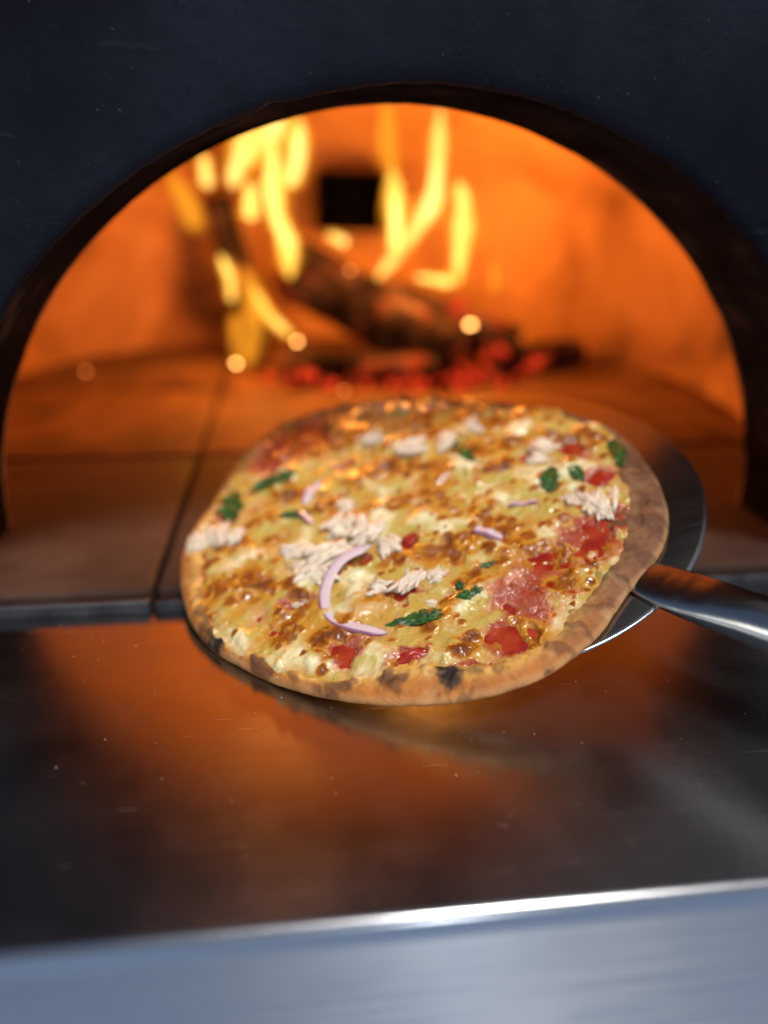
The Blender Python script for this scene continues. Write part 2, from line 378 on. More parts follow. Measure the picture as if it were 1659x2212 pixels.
FLAMES = [
 ([(-.30,1.42),(-.369,1.302),(-.496,1.216),(-.564,1.108),(-.588,1.02)], [.03,.10,.07,.05,.02], 1, .05),
 ([(-.235,1.34),(-.249,1.156),(-.304,1.03)], [.03,.06,.03], 1, -.08),
 ([(-.367,1.25),(-.379,1.056),(-.372,.901),(-.307,.755),(-.303,.58)], [.05,.05,.045,.045,.03], 1, 0),
 ([(-.728,1.17),(-.718,1.02)], [.03,.035], 1, .1),
 ([(-.493,1.055),(-.502,.865)], [.03,.04], 1, .12),
 ([(-.90,1.08),(-.777,.82)], [.03,.04], 3, .1),
 ([(-.661,.699),(-.615,.586),(-.615,.466)], [.015,.028,.02], 2, -.1),
 ([(-.507,.551),(-.42,.392),(-.31,.292)], [.012,.028,.015], 2, -.15),
 ([(-.596,.405),(-.601,.153)], [.02,.024], 3, -.2),
 ([(-.545,.62),(-.50,.40),(-.56,.10)], [.03,.05,.03], 3, .05),
 ([(.208,1.44),(.218,1.23),(.247,1.103)], [.035,.035,.03], 3, 0),
 ([(.240,1.14),(.265,.946),(.269,.70)], [.02,.04,.045], 1, 0),
 ([(.492,1.42),(.487,1.171),(.48,.976),(.341,.773),(.17,.566)], [.03,.042,.05,.042,.022], 1, .03),
 ([(.585,1.07),(.622,.958),(.62,.841),(.604,.552)], [.02,.045,.05,.03], 1, -.05),
 ([(.377,.585),(.465,.575),(.58,.56)], [.02,.022,.03], 2, -.06),
 ([(.809,.663),(.819,.515)], [.014,.02], 3, -.05),
 ([(-.10,.80),(0.0,.757)], [.02,.025], 1, -.05),
]
FM = {1: FL1, 2: FL2, 3: FL3}
def m_wisp(name, col, st, lo, hi):
    k = NT(name); e = k.n('Emission'); e.inputs[0].default_value = (*col, 1); e.inputs[1].default_value = st
    t = k.n('BsdfTransparent'); m = k.n('MixShader'); k.l(k.mapr(k.noise(1.0, 4, k.coords((38, 38, 15)), .6), .36, .64, lo, hi), m.inputs[0])
    k.l(e.outputs[0], m.inputs[1]); k.l(t.outputs[0], m.inputs[2]); k.l(m.outputs[0], k.out.inputs[0]); k.m.cycles.emission_sampling = 'NONE'; return k.m
HALO = m_wisp('flame_halo', (1.0, .30, .015), 1.1, .66, .97); HALO2 = m_wisp('flame_glow', (1.0, .46, .035), 2.0, .30, .85); CORE = m_wisp('flame_core', (1.0, .72, .17), 3.2, .0, .35); HOT = m_wisp('flame_hot', (1.0, .74, .22), 2.6, .0, .4)
FL3 = m_wisp('flame_orange', (1.0, .36, .02), 1.3, .35, .9)
for i, (pts, rad, m_, dy) in enumerate(FLAMES):
    pp = [(x, fy+dy, z) for x, z in pts]
    v, f = tube(pp, [r*1.8 for r in rad], seed=i, ext=.12); fo = mk('flame', v, f, HALO, fire, FO)
    if m_ < 3:
        v, f = tube(pp, [r*1.12 for r in rad], seed=i+.4, ext=.05); mk('flame_glow', v, f, HALO2, fo, FO)
        v, f = tube(pp, [r*(.68 if m_ == 1 else .5) for r in rad], seed=i+.8); mk('flame_core', v, f, HOT if i in (0, 1, 3, 12, 16) else CORE, fo, FO)
    else:
        v, f = tube(pp, [r*1.0 for r in rad], seed=i+.4); mk('flame_core', v, f, FL3, fo, FO)
for lx, ly, lz, e_ in ((-.42, 4.3, .95, 5.2), (.48, 4.3, .85, 6.8), (-.5, 4.05, .35, .5), (.25, 4.0, .5, .4)):
    ld = bpy.data.lights.new('fire_glow', 'POINT'); ld.energy = e_; ld.color = (1, .325, .045); ld.shadow_soft_size = .12*S
    lo = bpy.data.objects.new('fire_glow', ld); scene.collection.objects.link(lo); lo.location = Vector((lx, ly, lz))*S
# logs
def log(p0, p1, r, label, seed):
    p0, p1 = np.array(p0), np.array(p1); n = 26; seg = 22
    t = np.linspace(0, 1, n); d = p1-p0; d = d/np.linalg.norm(d); a = np.cross(d, [0, 0, 1]); a /= np.linalg.norm(a); b = np.cross(a, d)
    V = []
    for i, tt in enumerate(t):
        for q in range(seg):
            th = 2*math.pi*q/seg; rr = r*(1+.22*noise.noise(Vector((math.cos(th)*1.3+seed, math.sin(th)*1.3, tt*3)))+.10*noise.noise(Vector((math.cos(th)*4+seed, math.sin(th)*4, tt*9))))
            V.append(p0+(p1-p0)*tt+rr*(a*math.cos(th)+b*math.sin(th)))
    V = np.array(V); F = gridfaces(n, seg, True).tolist(); F.append(list(range(seg))[::-1]); F.append(list(range(len(V)-seg, len(V))))
    c = (p0+p1)/2; o = mk('firewood_log', V, F, LOG, None, tuple(c)); tag(o, label, 'log', 'logs burning in the oven'); return o
log((-.30, 4.55, .60), (.60, 4.15, .17), .165, 'charred log leaning diagonally down to the right in the middle of the fire', 1)
log((.22, 4.75, .40), (1.02, 4.45, .17), .125, 'charred log lying at right of the fire, behind the diagonal one', 2)
log((-.35, 4.18, .13), (.45, 4.02, .13), .085, 'blackened log lying lowest at the front of the fire', 3)
log((-.70, 4.85, .95), (-.50, 4.60, .15), .085, 'upright dark form behind the left flames', 4)  # upright dark form, built with the same mesh as the logs
log((.85, 4.30, .13), (1.42, 4.52, .13), .075, 'pale ash-grey log end lying at the far right of the fire', 5)
# embers
def ember(p, r, m_, label, grp):
    bm = bmesh.new(); bmesh.ops.create_icosphere(bm, subdivisions=2, radius=1)
    V = []
    for q in bm.verts:
        d = 1+.35*noise.noise(q.co*1.7+Vector(p)*9); V.append((p[0]+q.co.x*r*d*1.2, p[1]+q.co.y*r*d, p[2]+q.co.z*r*d*.8))
    F = [[q.index for q in g.verts] for g in bm.faces]; bm.free()
    o = mk('ember', V, F, m_, None, p); tag(o, label, 'ember', grp)
eg = 'glowing embers in the fire'
ember((.668, 4.2, .345), .016, SPK, 'bright ember spot on the right log', eg)
ember((.61, 4.2, .255), .012, SPO, 'fainter orange ember just below the bright one at right', eg)
ember((-.278, 4.2, .26), .012, SPK, 'small bright ember at the foot of the left flames', eg)
ember((-.601, 4.1, .165), .012, SPK, 'bright ember low at the far left of the fire', eg)
ember((-.045, 3.93, .055), .009, SPO, 'small ember on the hearth just behind the pizza', eg)
ember((-1.45, 4.42, .065), .009, SPO, 'lone orange spark on the hearth at far left', eg)
ember((.008, 4.2, .63), .011, SPO, 'orange ember between the two flame groups', eg)
ember((.80, 4.18, .20), .07, RED, 'large red glowing coal right of the front log', eg)
ember((1.06, 4.28, .12), .05, RED, 'small red coal beside the grey log end', eg)
ember((-.27, 4.05, .10), .075, RED, 'red coal at the left end of the front log', eg)
ember((-.12, 3.98, .08), .04, RED, 'narrow red coal in front of the lowest log', eg)
ember((.35, 3.95, .08), .045, RED, 'dull red coal under the right end of the front log', eg)
ember((.62, 4.4, .42), .05, RED, 'red coal on top of the right log', eg)

Vb, Fb = (lambda bm: (bmesh.ops.create_icosphere(bm, subdivisions=2, radius=1), np.array([q.co[:] for q in bm.verts]), np.array([[q.index for q in g.verts] for g in bm.faces]))[1:])(bmesh.new())
R = random.Random(21); Vs, Fs = [], []; n0 = 0
for i in range(170):
    x = R.gauss(.25, .45); y = 4.22+R.gauss(0, .17)-.08*x; r_ = R.uniform(.012, .045)*(1.3-min(1, abs(x-.25)))
    if r_ < .008 or y < 3.9: continue
    q = np.array([Vector(p)*(1+.45*noise.noise(Vector(p)*1.9+Vector((i*3.1, 0, 0)))) for p in Vb])*np.array([r_*R.uniform(.8, 1.7), r_, r_*R.uniform(.5, .9)])
    Vs.append(q+np.array([x, y, HZ+r_*.4+.05*math.exp(-((x-.25)/.4)**2-((y-4.25)/.15)**2)])); Fs.append(Fb+n0); n0 += len(Vb)
o = mk('coal_bed', np.concatenate(Vs), np.concatenate(Fs), RED, None, (.25, 4.22, HZ)); tag(o, 'bed of small glowing and blackened coals under the logs', 'coals', kind='stuff')

# ------------------------------------------------------------------ pizza frame (peel plane)
C0 = Vector((-0.01, 1.88, 0.2093)); EX = Vector((0.96726, 0, 0.2538)); NN = Vector((-0.24648, -0.23843, 0.93936)); EY = NN.cross(EX)
ROT = Matrix((EX, EY, NN)).transposed()
PCU, PCV, PR = 0.177, -0.0463, 0.5577

# ------------------------------------------------------------------ peel
peel = empty('pizza_peel', C0, ROT); tag(peel, 'round steel pizza peel with tubular handle holding the pizza', 'peel')
def blade():
    prf = [(0, -.006)]+[(r, -.006) for r in np.linspace(.1, PR-.004, 8)]+[(PR, -.003), (PR, .0), (PR-.004, .002)]+[(r, .002) for r in np.linspace(PR-.01, .02, 12)]
    n = 180; th = np.linspace(0, 2*np.pi, n, endpoint=False); V = []
    for r, z in prf:
        r = max(r, .001); V.append(np.stack([PCU+r*np.cos(th), PCV+r*np.sin(th), np.full(n, z)-.004], -1))
    F = gridfaces(len(prf), n, True); return np.concatenate(V), F[:, ::-1]
v, f = blade(); mk('blade', v, f, PEEL, peel)
def handle():
    ang = math.radians(-56.3); d = np.array([math.cos(ang), math.sin(ang), 0]); s_ = np.array([-d[1], d[0], 0]); up_ = np.array([0, 0, 1.])
    rr = [.36, .42, .48, .54, .58, .64, .72, .80, 1.0, 1.3, 1.7]; hw = [.012, .035, .052, .062, .064, .062, .058, .056, .054, .053, .053]; hh = [.003, .006, .012, .020, .026, .036, .046, .051, .053, .053, .053]
    t = np.linspace(0, len(rr)-1, 80); i = np.arange(len(rr)); R_ = np.interp(t, i, rr); W_ = np.interp(t, i, hw); H_ = np.interp(t, i, hh)
    for _ in range(4):
        W_[1:-1] = (W_[:-2]+2*W_[1:-1]+W_[2:])/4; H_[1:-1] = (H_[:-2]+2*H_[1:-1]+H_[2:])/4
    th = np.linspace(0, 2*np.pi, 40, endpoint=False); V = []
    for r, a, b in zip(R_, W_, H_):
        c = np.array([PCU, PCV, 0])+d*r+up_*(b*.35+max(0, r-.6)*.035)
        V.append(c+a*np.cos(th)[:, None]*s_+b*np.sin(th)[:, None]*up_)
    V = np.concatenate(V); F = gridfaces(80, 40, True)[:, ::-1].tolist(); F.append(list(range(40))); F.append(list(range(len(V)-40, len(V)))[::-1]); return V, F
v, f = handle(); mk('handle', v, f, PEEL, peel)

# ------------------------------------------------------------------ pizza
OUTF = [(-0.626,0.096),(-0.617,-0.116),(-0.600,-0.190),(-0.552,-0.296),(-0.475,-0.390),(-0.393,-0.471),(-0.296,-0.540),(-0.203,-0.591),(-0.130,-0.620),(-0.048,-0.642),(0.045,-0.653),(0.134,-0.648),(0.223,-0.617),(0.300,-0.573),(0.349,-0.528),(0.400,-0.482),(0.460,-0.444),(0.527,-0.382),(0.572,-0.312)]
OUTB = [(0.594,-0.254),(0.618,-0.142),(0.622,-0.066),(0.620,0.043),(0.550,0.199),(0.425,0.325),(0.271,0.452),(0.041,0.596),(-0.095,0.634),(-0.302,0.636),(-0.448,0.476),(-0.537,0.274)]
RIM = [(-0.568,-0.178),(-0.520,-0.300),(-0.477,-0.361),(-0.424,-0.391),(-0.383,-0.434),(-0.337,-0.512),(-0.289,-0.531),(-0.230,-0.540),(-0.140,-0.546),(-0.063,-0.557),(0.006,-0.598),(0.080,-0.613),(0.156,-0.589),(0.214,-0.564),(0.289,-0.501),(0.346,-0.464),(0.416,-0.397),(0.475,-0.301),(0.525,-0.228),(0.535,-0.152),(0.556,-0.075),(0.584,0.004),(0.580,0.120),(0.494,0.235),(0.260,0.409),(0.034,0.552),(-0.163,0.583),(-0.289,0.574),(-0.385,0.506),(-0.464,0.356),(-0.514,0.257),(-0.561,0.143),(-0.572,0.023),(-0.575,-0.106)]
CHICK = [(-0.252,-0.145,0.077,0.060),(-0.307,-0.085,0.036,0.052),(-0.185,-0.040,0.044,0.050),(-0.119,-0.096,0.050,0.052),(-0.081,-0.154,0.038,0.046),(-0.259,-0.205,0.048,0.030),(-0.056,-0.297,0.047,0.034),(0.010,-0.300,0.031,0.031),(0.446,-0.209,0.067,0.040),(0.396,-0.172,0.033,0.026),(-0.572,0.070,0.040,0.041),(-0.520,0.078,0.050,0.050),(-0.469,0.055,0.039,0.033),(-0.041,0.350,0.048,0.057),(0.064,0.228,0.051,0.062),(0.164,0.242,0.050,0.068),(0.255,0.269,0.033,0.060),(0.020,0.517,0.022,0.040),(0.400,0.080,0.050,0.053),(0.368,0.024,0.037,0.042),(-0.158,0.067,0.038,0.042),(-0.129,-0.300,0.039,0.031),(-0.020,-0.384,0.021,0.020),(-0.321,-0.264,0.033,0.019)]
ONION1 = [(-0.119,-0.168),(-0.158,-0.170),(-0.202,-0.191),(-0.235,-0.223),(-0.254,-0.260),(-0.260,-0.299),(-0.254,-0.336),(-0.236,-0.367),(-0.207,-0.396),(-0.168,-0.419),(-0.134,-0.431)]
ONION2 = [(0.136,-0.189),(0.153,-0.210),(0.171,-0.229),(0.191,-0.240)]
ONION3 = [(-0.216,0.194),(-0.248,0.162),(-0.270,0.116)]
ONION4 = [(-0.283,0.077),(-0.270,0.046),(-0.258,0.013)]
ONION5 = [(0.128,0.432),(0.173,0.431),(0.216,0.425)]
ONION6 = [(0.237,-0.128),(0.271,-0.134),(0.311,-0.142)]
BASIL = [(-0.477,0.201,0.048,0.059),(-0.348,0.258,0.057,0.033),(-0.304,0.076,0.041,0.021),(-0.220,-0.126,0.027,0.018),(-0.061,-0.416,0.061,0.023),(0.196,0.153,0.024,0.064),(0.369,-0.079,0.040,0.055),(0.435,-0.085,0.030,0.036),(0.563,-0.036,0.025,0.054),(0.065,-0.395,0.027,0.023),(-0.146,0.478,0.022,0.045),(0.132,-0.313,0.017,0.013),(-0.042,-0.436,0.031,0.014),(0.053,-0.359,0.011,0.012)]
RED = [(0.486,-0.114,0.045,0.050),(0.454,-0.270,0.044,0.048),(0.373,-0.316,0.052,0.065),(0.249,-0.382,0.062,0.075),(0.169,-0.459,0.050,0.083),(0.114,-0.538,0.058,0.038),(-0.098,-0.515,0.056,0.026),(-0.225,-0.445,0.059,0.043),(-0.022,-0.143,0.026,0.032),(0.481,0.037,0.039,0.065),(-0.251,0.457,0.145,0.115),(-0.360,0.375,0.079,0.077),(-0.492,0.171,0.030,0.045),(-0.567,-0.014,0.016,0.068),(-0.155,-0.187,0.026,0.024),(-0.000,-0.588,0.038,0.014),(-0.326,-0.263,0.053,0.019),(-0.086,-0.318,0.039,0.024),(-0.142,0.266,0.037,0.024)]
CHAR = [(-0.033,-0.599,0.034,0.031),(-0.531,-0.311,0.045,0.039),(-0.404,-0.434,0.068,0.024),(-0.264,-0.537,0.043,0.022),(0.527,-0.324,0.028,0.033),(0.549,-0.240,0.032,0.025),(0.585,-0.134,0.031,0.054),(0.599,-0.062,0.034,0.041),(0.572,-0.251,0.021,0.028),(-0.150,-0.568,0.039,0.019),(0.174,-0.647,0.014,0.009),(0.387,-0.465,0.013,0.014),(-0.555,-0.233,0.022,0.065),(0.608,0.172,0.076,0.034),(0.452,0.316,0.111,0.026),(0.269,0.444,0.120,0.022)]
BROWN = [(-0.465,-0.136,0.079,0.039),(-0.410,-0.176,0.050,0.024),(-0.359,-0.323,0.028,0.051),(-0.309,-0.296,0.030,0.022),(-0.270,-0.402,0.028,0.028),(-0.241,-0.383,0.033,0.020),(-0.282,-0.409,0.020,0.022),(-0.329,-0.342,0.023,0.021),(-0.127,-0.312,0.045,0.018),(-0.114,-0.529,0.020,0.013),(0.167,-0.561,0.024,0.025),(0.027,-0.528,0.039,0.020),(-0.002,-0.544,0.021,0.018),(-0.045,-0.444,0.033,0.014),(0.103,0.105,0.040,0.048),(-0.043,0.177,0.056,0.041),(0.023,0.168,0.041,0.036),(-0.209,0.083,0.030,0.034),(-0.286,0.176,0.032,0.032),(-0.340,0.178,0.029,0.027),(-0.128,0.147,0.033,0.031),(-0.398,0.093,0.056,0.021),(-0.465,0.019,0.041,0.028),(-0.539,-0.146,0.028,0.017),(-0.562,-0.179,0.023,0.027),(-0.480,-0.195,0.020,0.013),(0.219,-0.205,0.034,0.021),(0.182,-0.169,0.028,0.025),(0.223,-0.263,0.026,0.023),(0.325,-0.234,0.037,0.021),(0.101,-0.209,0.069,0.024),(0.046,-0.240,0.057,0.023),(0.019,-0.210,0.046,0.034),(0.171,-0.125,0.031,0.026),(0.093,-0.047,0.030,0.019),(0.271,0.045,0.050,0.021),(0.249,0.153,0.040,0.032),(0.337,0.133,0.044,0.023),(0.334,0.254,0.068,0.030),(0.243,0.333,0.057,0.031),(0.108,0.377,0.054,0.032),(-0.094,0.386,0.040,0.032),(-0.184,0.364,0.046,0.026),(0.120,0.300,0.029,0.030),(0.087,-0.343,0.043,0.021),(0.024,-0.397,0.021,0.014),(0.264,-0.432,0.030,0.023),(0.434,-0.037,0.019,0.020),(0.435,0.107,0.023,0.023),(0.506,0.083,0.049,0.018),(-0.021,0.006,0.028,0.024),(-0.084,0.014,0.026,0.020),(0.073,0.027,0.038,0.021),(-0.199,0.003,0.021,0.016),(-0.377,0.001,0.024,0.020),(0.545,0.049,0.024,0.027),(0.314,-0.355,0.031,0.016),(0.262,-0.315,0.036,0.019),(0.164,-0.308,0.043,0.019),(-0.065,-0.219,0.023,0.017)]
pizza = empty('pizza', C0, ROT); tag(pizza, 'thin-crust chicken pizza with browned melted cheese, red onion and basil', 'pizza')
def polar(pts):
    p = np.array(pts); th = np.arctan2(p[:, 1], p[:, 0]); r = np.hypot(p[:, 0], p[:, 1]); o = np.argsort(th)
    tg = np.linspace(-np.pi, np.pi, 721); rg = np.interp(tg, np.concatenate([th[o]-2*np.pi, th[o], th[o]+2*np.pi]), np.tile(r[o], 3))
    return tg, rg
tg, rg_out = polar(OUTF+OUTB)
ker = np.hanning(25); ker /= ker.sum()
rg_out = np.convolve(np.concatenate([rg_out[:-1]]*3), ker, 'same')[720:1441]
_, rg_in = polar(RIM); ker = np.hanning(11); ker /= ker.sum()
rg_in = np.convolve(np.concatenate([rg_in[:-1]]*3), ker, 'same')[720:1441]
rg_in = np.minimum(rg_in, rg_out-.022)
def fields(u, v):
    th = np.arctan2(v, u); r = np.hypot(u, v)
    ro = np.interp(th, tg, rg_out); ri = np.interp(th, tg, rg_in)
    e = ro-r; W = ro-ri
    D = {}
    D['e'], D['W'], D['r'], D['ri'], D['ro'] = e, W, r, ri, ro
    pk = .85*W
    rim = np.where(e < pk, np.clip(1-(1-e/pk)**2, 0, 1)**.62, 1-.95*sm(0, 1, (e-pk)/(W*1.1)))
    lump = fbm(u*9, v*9, 51, 3)
    Hr = .015+.12*np.clip(W-.03, 0, .08)
    blis = np.maximum(0, fbm(u*24+4, v*24, 53, 2)-.12)
    D['dough'] = .012+.018*blis*sm(.004, .03, e)+rim*Hr*(1+.45*lump)+.008*rim+.0025*fbm(u*40, v*40, 57, 3)*sm(0, .02, e)
    wu = u+.012*fbm(u*22, v*22, 61, 3); wv = v+.012*fbm(u*22, v*22, 67, 3)
    def blobs(L, soft=.5, warp=1.0):
        m = np.zeros_like(u)
        for a, b, ra, rb_ in L:
            x = lerp(u, wu, warp); y = lerp(v, wv, warp)
            d = np.sqrt(((x-a)/ra)**2+((y-b)/rb_)**2); m = np.maximum(m, 1-sm(1-soft, 1+soft, d))
        return m
    bu = u+.030*fbm(u*11+3, v*11, 63, 4); bv = v+.030*fbm(u*11, v*11+5, 69, 4); mr_ = np.zeros_like(u)
    for a, b, ra, rb_ in RED:
        kk = 1.3 if (a > .1 and b < -.2) else 1.0; d = np.sqrt(((bu-a)/ra)**2+((bv-b)/rb_)**2)/kk; mr_ = np.maximum(mr_, 1-sm(.2, 1.5, d))
    D['red'] = mr_
    D['char'] = blobs(CHAR, .9, 2.2); D['black'] = blobs([CHAR[0], CHAR[1]], .9, 1.6)
    return D, wu, wv, blobs
rnd = random.Random(4)
# --- dough / crust
nr, na = 110, 1200
sv_ = np.concatenate([np.linspace(.35, .80, 26), np.linspace(.803, 1.0, nr-26)]); th = np.linspace(-np.pi, np.pi, na, endpoint=False)
RO = np.interp(th, tg, rg_out)
RO = RO+.0016*fbm(th*14, th*0+.3, 71, 3)
U = sv_[:, None]*RO[None]*np.cos(th)[None]; Vv = sv_[:, None]*RO[None]*np.sin(th)[None]
D, wu, wv, blobs = fields(U, Vv)
hd = D['dough']
tan = np.array([.45, .160, .033]); gold = np.array([.66, .36, .085]); dk = np.array([.12, .046, .022]); ck = np.array([.016, .012, .013])
n1 = fbm(U*14, Vv*14, 81, 4); n2 = fbm(U*45, Vv*45, 85, 3)
col = lerp(tan, gold, sm(.35, 1.0, D['e']/D['W'])[..., None])
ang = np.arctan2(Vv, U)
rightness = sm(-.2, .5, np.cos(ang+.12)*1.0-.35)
back = sm(.1, .6, np.sin(ang))  # back of the crust painted darker, for the shade it lies in
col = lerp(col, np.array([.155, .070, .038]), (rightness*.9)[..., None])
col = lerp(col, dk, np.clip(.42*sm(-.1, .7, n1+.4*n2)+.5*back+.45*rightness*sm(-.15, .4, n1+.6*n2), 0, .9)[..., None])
col = lerp(col, np.array([.55, .30, .13]), (sm(.012, 0, D['e'])*.5)[..., None]); bl_ = np.maximum(0, fbm(U*24+4, Vv*24, 53, 2)-.16); col = lerp(col, dk*.7, (sm(.05, .36, bl_)*.5)[..., None])
chm = np.clip(D['char']*(1.0+.5*n2), 0, 1)
col = lerp(col, dk*.9, (sm(.15, 1.0, chm)*.85)[..., None]); col = lerp(col, ck, (sm(.35, .95, np.clip(D['black']*(1+.35*n2), 0, 1))*.95)[..., None])
flo = fbm(U*20+9, Vv*20, 97, 4); col = lerp(col, np.array([.66, .46, .26]), (sm(.15, .6, flo)*.16)[..., None]); lsp = fbm(U*30, Vv*30, 89, 3); col = lerp(col, dk*.8, (sm(.35, .75, lsp)*.45)[..., None]); col = col*(1+.18*n2[..., None])
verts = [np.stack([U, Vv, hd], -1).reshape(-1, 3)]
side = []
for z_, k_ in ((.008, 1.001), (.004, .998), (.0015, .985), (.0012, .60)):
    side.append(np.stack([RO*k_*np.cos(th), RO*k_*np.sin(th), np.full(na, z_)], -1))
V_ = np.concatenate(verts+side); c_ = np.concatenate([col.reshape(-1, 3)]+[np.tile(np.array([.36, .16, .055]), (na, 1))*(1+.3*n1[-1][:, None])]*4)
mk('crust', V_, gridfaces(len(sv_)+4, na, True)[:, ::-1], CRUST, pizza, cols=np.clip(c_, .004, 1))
# --- sauce
nr, na = 130, 520
sv_ = np.linspace(.002, 1.0, nr); th = np.linspace(-np.pi, np.pi, na, endpoint=False); RI = np.interp(th, tg, rg_in)
RI = RI*(1+.012*fbm(th*9, th*0+2.2, 91, 4))
U = sv_[:, None]*RI*np.cos(th); Vv = sv_[:, None]*RI*np.sin(th)
D, wu, wv, _ = fields(U, Vv)
def sauce_h(U, Vv): return .0275+.004*fbm(U*12, Vv*12, 101, 4)+.002*fbm(U*50, Vv*50, 107, 2)
hs = sauce_h(U, Vv)-.02*sm(.985, 1.0, sv_)[:, None]
n1 = fbm(U*16, Vv*16, 111, 4)
col = lerp(np.array([.25, .013, .008]), np.array([.38, .045, .014]), sm(-.3, .5, n1)[..., None])
col = lerp(col, np.array([.42, .13, .03]), (sm(.2, .5, np.sin(np.arctan2(Vv, U))*.7+n1*.4-.1))[..., None]*.7)
mk('sauce', np.stack([U, Vv, hs], -1).reshape(-1, 3), gridfaces(nr, na, True)[:, ::-1], SAUCE, pizza, cols=np.clip(col.reshape(-1, 3), .003, 1))
# --- cheese
nr, na = 320, 1500
sv_ = np.sqrt(np.linspace(.00001, 1.0, nr))*.75+np.linspace(0, 1, nr)*.25; th = np.linspace(-np.pi, np.pi, na, endpoint=False); RI = np.interp(th, tg, rg_in)+.012
RI = RI*(1+.045*fbm(th*6, th*0+5.2, 121, 5))
U = sv_[:, None]*RI*np.cos(th); Vv = sv_[:, None]*RI*np.sin(th)
D, wu, wv, blobs = fields(U, Vv)
sh_ = sauce_h(U, Vv); df_ = D['dough']-sh_; base = sh_+.5*(df_+np.sqrt(df_*df_+.004**2))
rot = .62; su = U*math.cos(rot)+Vv*math.sin(rot); tv = -U*math.sin(rot)+Vv*math.cos(rot)
lum = fbm(U*8+1, Vv*8, 131, 2); str_ = fbm(su*6, tv*20, 137, 2); mid = fbm(wu*24, wv*24, 141, 4); fine = fbm(U*75, Vv*75, 147, 3)
billow = np.abs(fbm(wu*11, wv*11, 151, 2))
thick = .011+.0115*lum+.0045*str_+.0012*mid+.006*(.35-billow)
rmot = fbm(wu*30+3, wv*30, 155, 4); redm = np.clip(D['red']*(.72+.55*rmot+.3*mid), 0, 1)
thick = thick-.0135*sm(.3, 1.05, D['red']+.40*rmot)
holes = sm(.34, .62, fbm(wu*10+7, wv*10, 161, 4)+.3*mid); thick = thick-.010*holes
# browned blisters
BL = []
for a, b, ra, rb_ in BROWN:
    for _ in range(max(2, int(ra*rb_*5200))):
        q = math.sqrt(rnd.random())*1.05; t_ = rnd.uniform(0, 6.28); s0 = rnd.uniform(.008, .020); BL.append((a+ra*q*math.cos(t_), b+rb_*q*math.sin(t_), s0*rnd.uniform(1, 1.5), s0*rnd.uniform(.7, 1)))
for _ in range(520):
    a_ = rnd.uniform(-math.pi, math.pi); q = math.sqrt(rnd.random())*.98; rr_ = float(np.interp(a_, tg, rg_in))*q; x_, y_ = rr_*math.cos(a_), rr_*math.sin(a_)
    if noise.noise(Vector((x_*6, y_*6, 3.1)))+.25*rnd.random() < (.12 if y_ < -.25 else -.02): continue
    s0 = rnd.choice([.006, .007, .008, .009, .010, .012, .015, .018]); BL.append((x_, y_, s0*rnd.uniform(1, 1.5), s0*rnd.uniform(.8, 1.1)))
bm_ = np.zeros_like(U); dm = np.zeros_like(U)
dx_ = .004*fbm(U*45, Vv*45, 171, 2); dy_ = .004*fbm(U*45, Vv*45, 177, 2)
for a, b, ra, rb_ in BL:
    msk = (np.abs(U-a) < ra*2+.02) & (np.abs(Vv-b) < rb_*2+.02)
    x = U[msk]+dx_[msk]+.2*(wu[msk]-U[msk])-a; y = Vv[msk]+dy_[msk]+.2*(wv[msk]-Vv[msk])-b; a0 = rnd.uniform(-.4, .9)
    xr = x*math.cos(a0)+y*math.sin(a0) if ra < .03 else x; yr_ = -x*math.sin(a0)+y*math.cos(a0) if ra < .03 else y
    d = np.sqrt((xr/ra)**2+(yr_/rb_)**2)
    lv = rnd.uniform(.55, 1.05); bm_[msk] = np.maximum(bm_[msk], lv*(1-sm(.35, 1.3, d))); dm[msk] = np.maximum(dm[msk], np.sqrt(np.clip(1-d*d*.8, 0, 1))*min(1, .3+min(ra, rb_)*40))
patch = blobs([(a, b, ra*1.15, rb_*1.2) for a, b, ra, rb_ in BROWN], .8, 1.6)*sm(-.35, .35, mid+.4*fine); bn = np.clip(np.maximum(bm_*(.92+.35*mid+.10*fine), patch*.74+.30*patch*bm_), 0, 1)
thick = thick+dm*.0038*(1-.8*D['red'])
edge = sm(1.0, .90, sv_)[:, None]
hc = base+thick*edge-.006*(1-edge)**2+.004*np.clip(thick, 0, .02)/.02
pale = np.array([.50, .37, .085]); cream = np.array([.82, .75, .46]); yel = np.array([.55, .34, .045]); golden = np.array([.52, .225, .020]); brn = np.array([.29, .082, .007]); dbr = np.array([.10, .025, .004])
front = sm(-.1, -.5, Vv)
col = lerp(pale, cream, sm(.0, .5, lum*.8+.3*mid+.16*front)[..., None])
col = lerp(col, yel, np.clip(sm(.0, .6, -mid*.25-str_*.6+.15*front)*.65+.25*front*sm(.05, .3, -lum), 0, .85)[..., None])
rimg = sm(.06, .0, RI-np.hypot(U, Vv))
col = lerp(col, golden, (rimg*.65*sm(-.2, .3, mid+.3))[..., None])
thin = sm(.010, .000, thick-dm*.009)
col = lerp(col, np.array([.62, .27, .15]), (thin*.6)[..., None])
film = np.clip(sm(.08, .50, D['red']+.30*rmot), 0, 1)
col = lerp(col, lerp(np.array([.31, .020, .011]), np.array([.60, .22, .12]), sm(-.35, .45, rmot*.8+.3*fine+.9*(.45-D['red']))[..., None]), (film*.9)[..., None])
BR2 = [(a, b, ra*1.35, rb_*1.35) for a, b, ra, rb_ in BROWN]; gen = sm(.05, .6, fbm(wu*10, wv*10, 191, 3)+.6*blobs(BR2, .8))
col = lerp(col, golden, (np.clip(gen*.75+sm(.02, .35, bn)*.95, 0, 1))[..., None])
col = lerp(col, brn, (sm(.22, .65, bn))[..., None]); col = lerp(col, dbr, (sm(.72, 1.0, bn)*.7)[..., None])
col = col*(1+.05*fine[..., None])
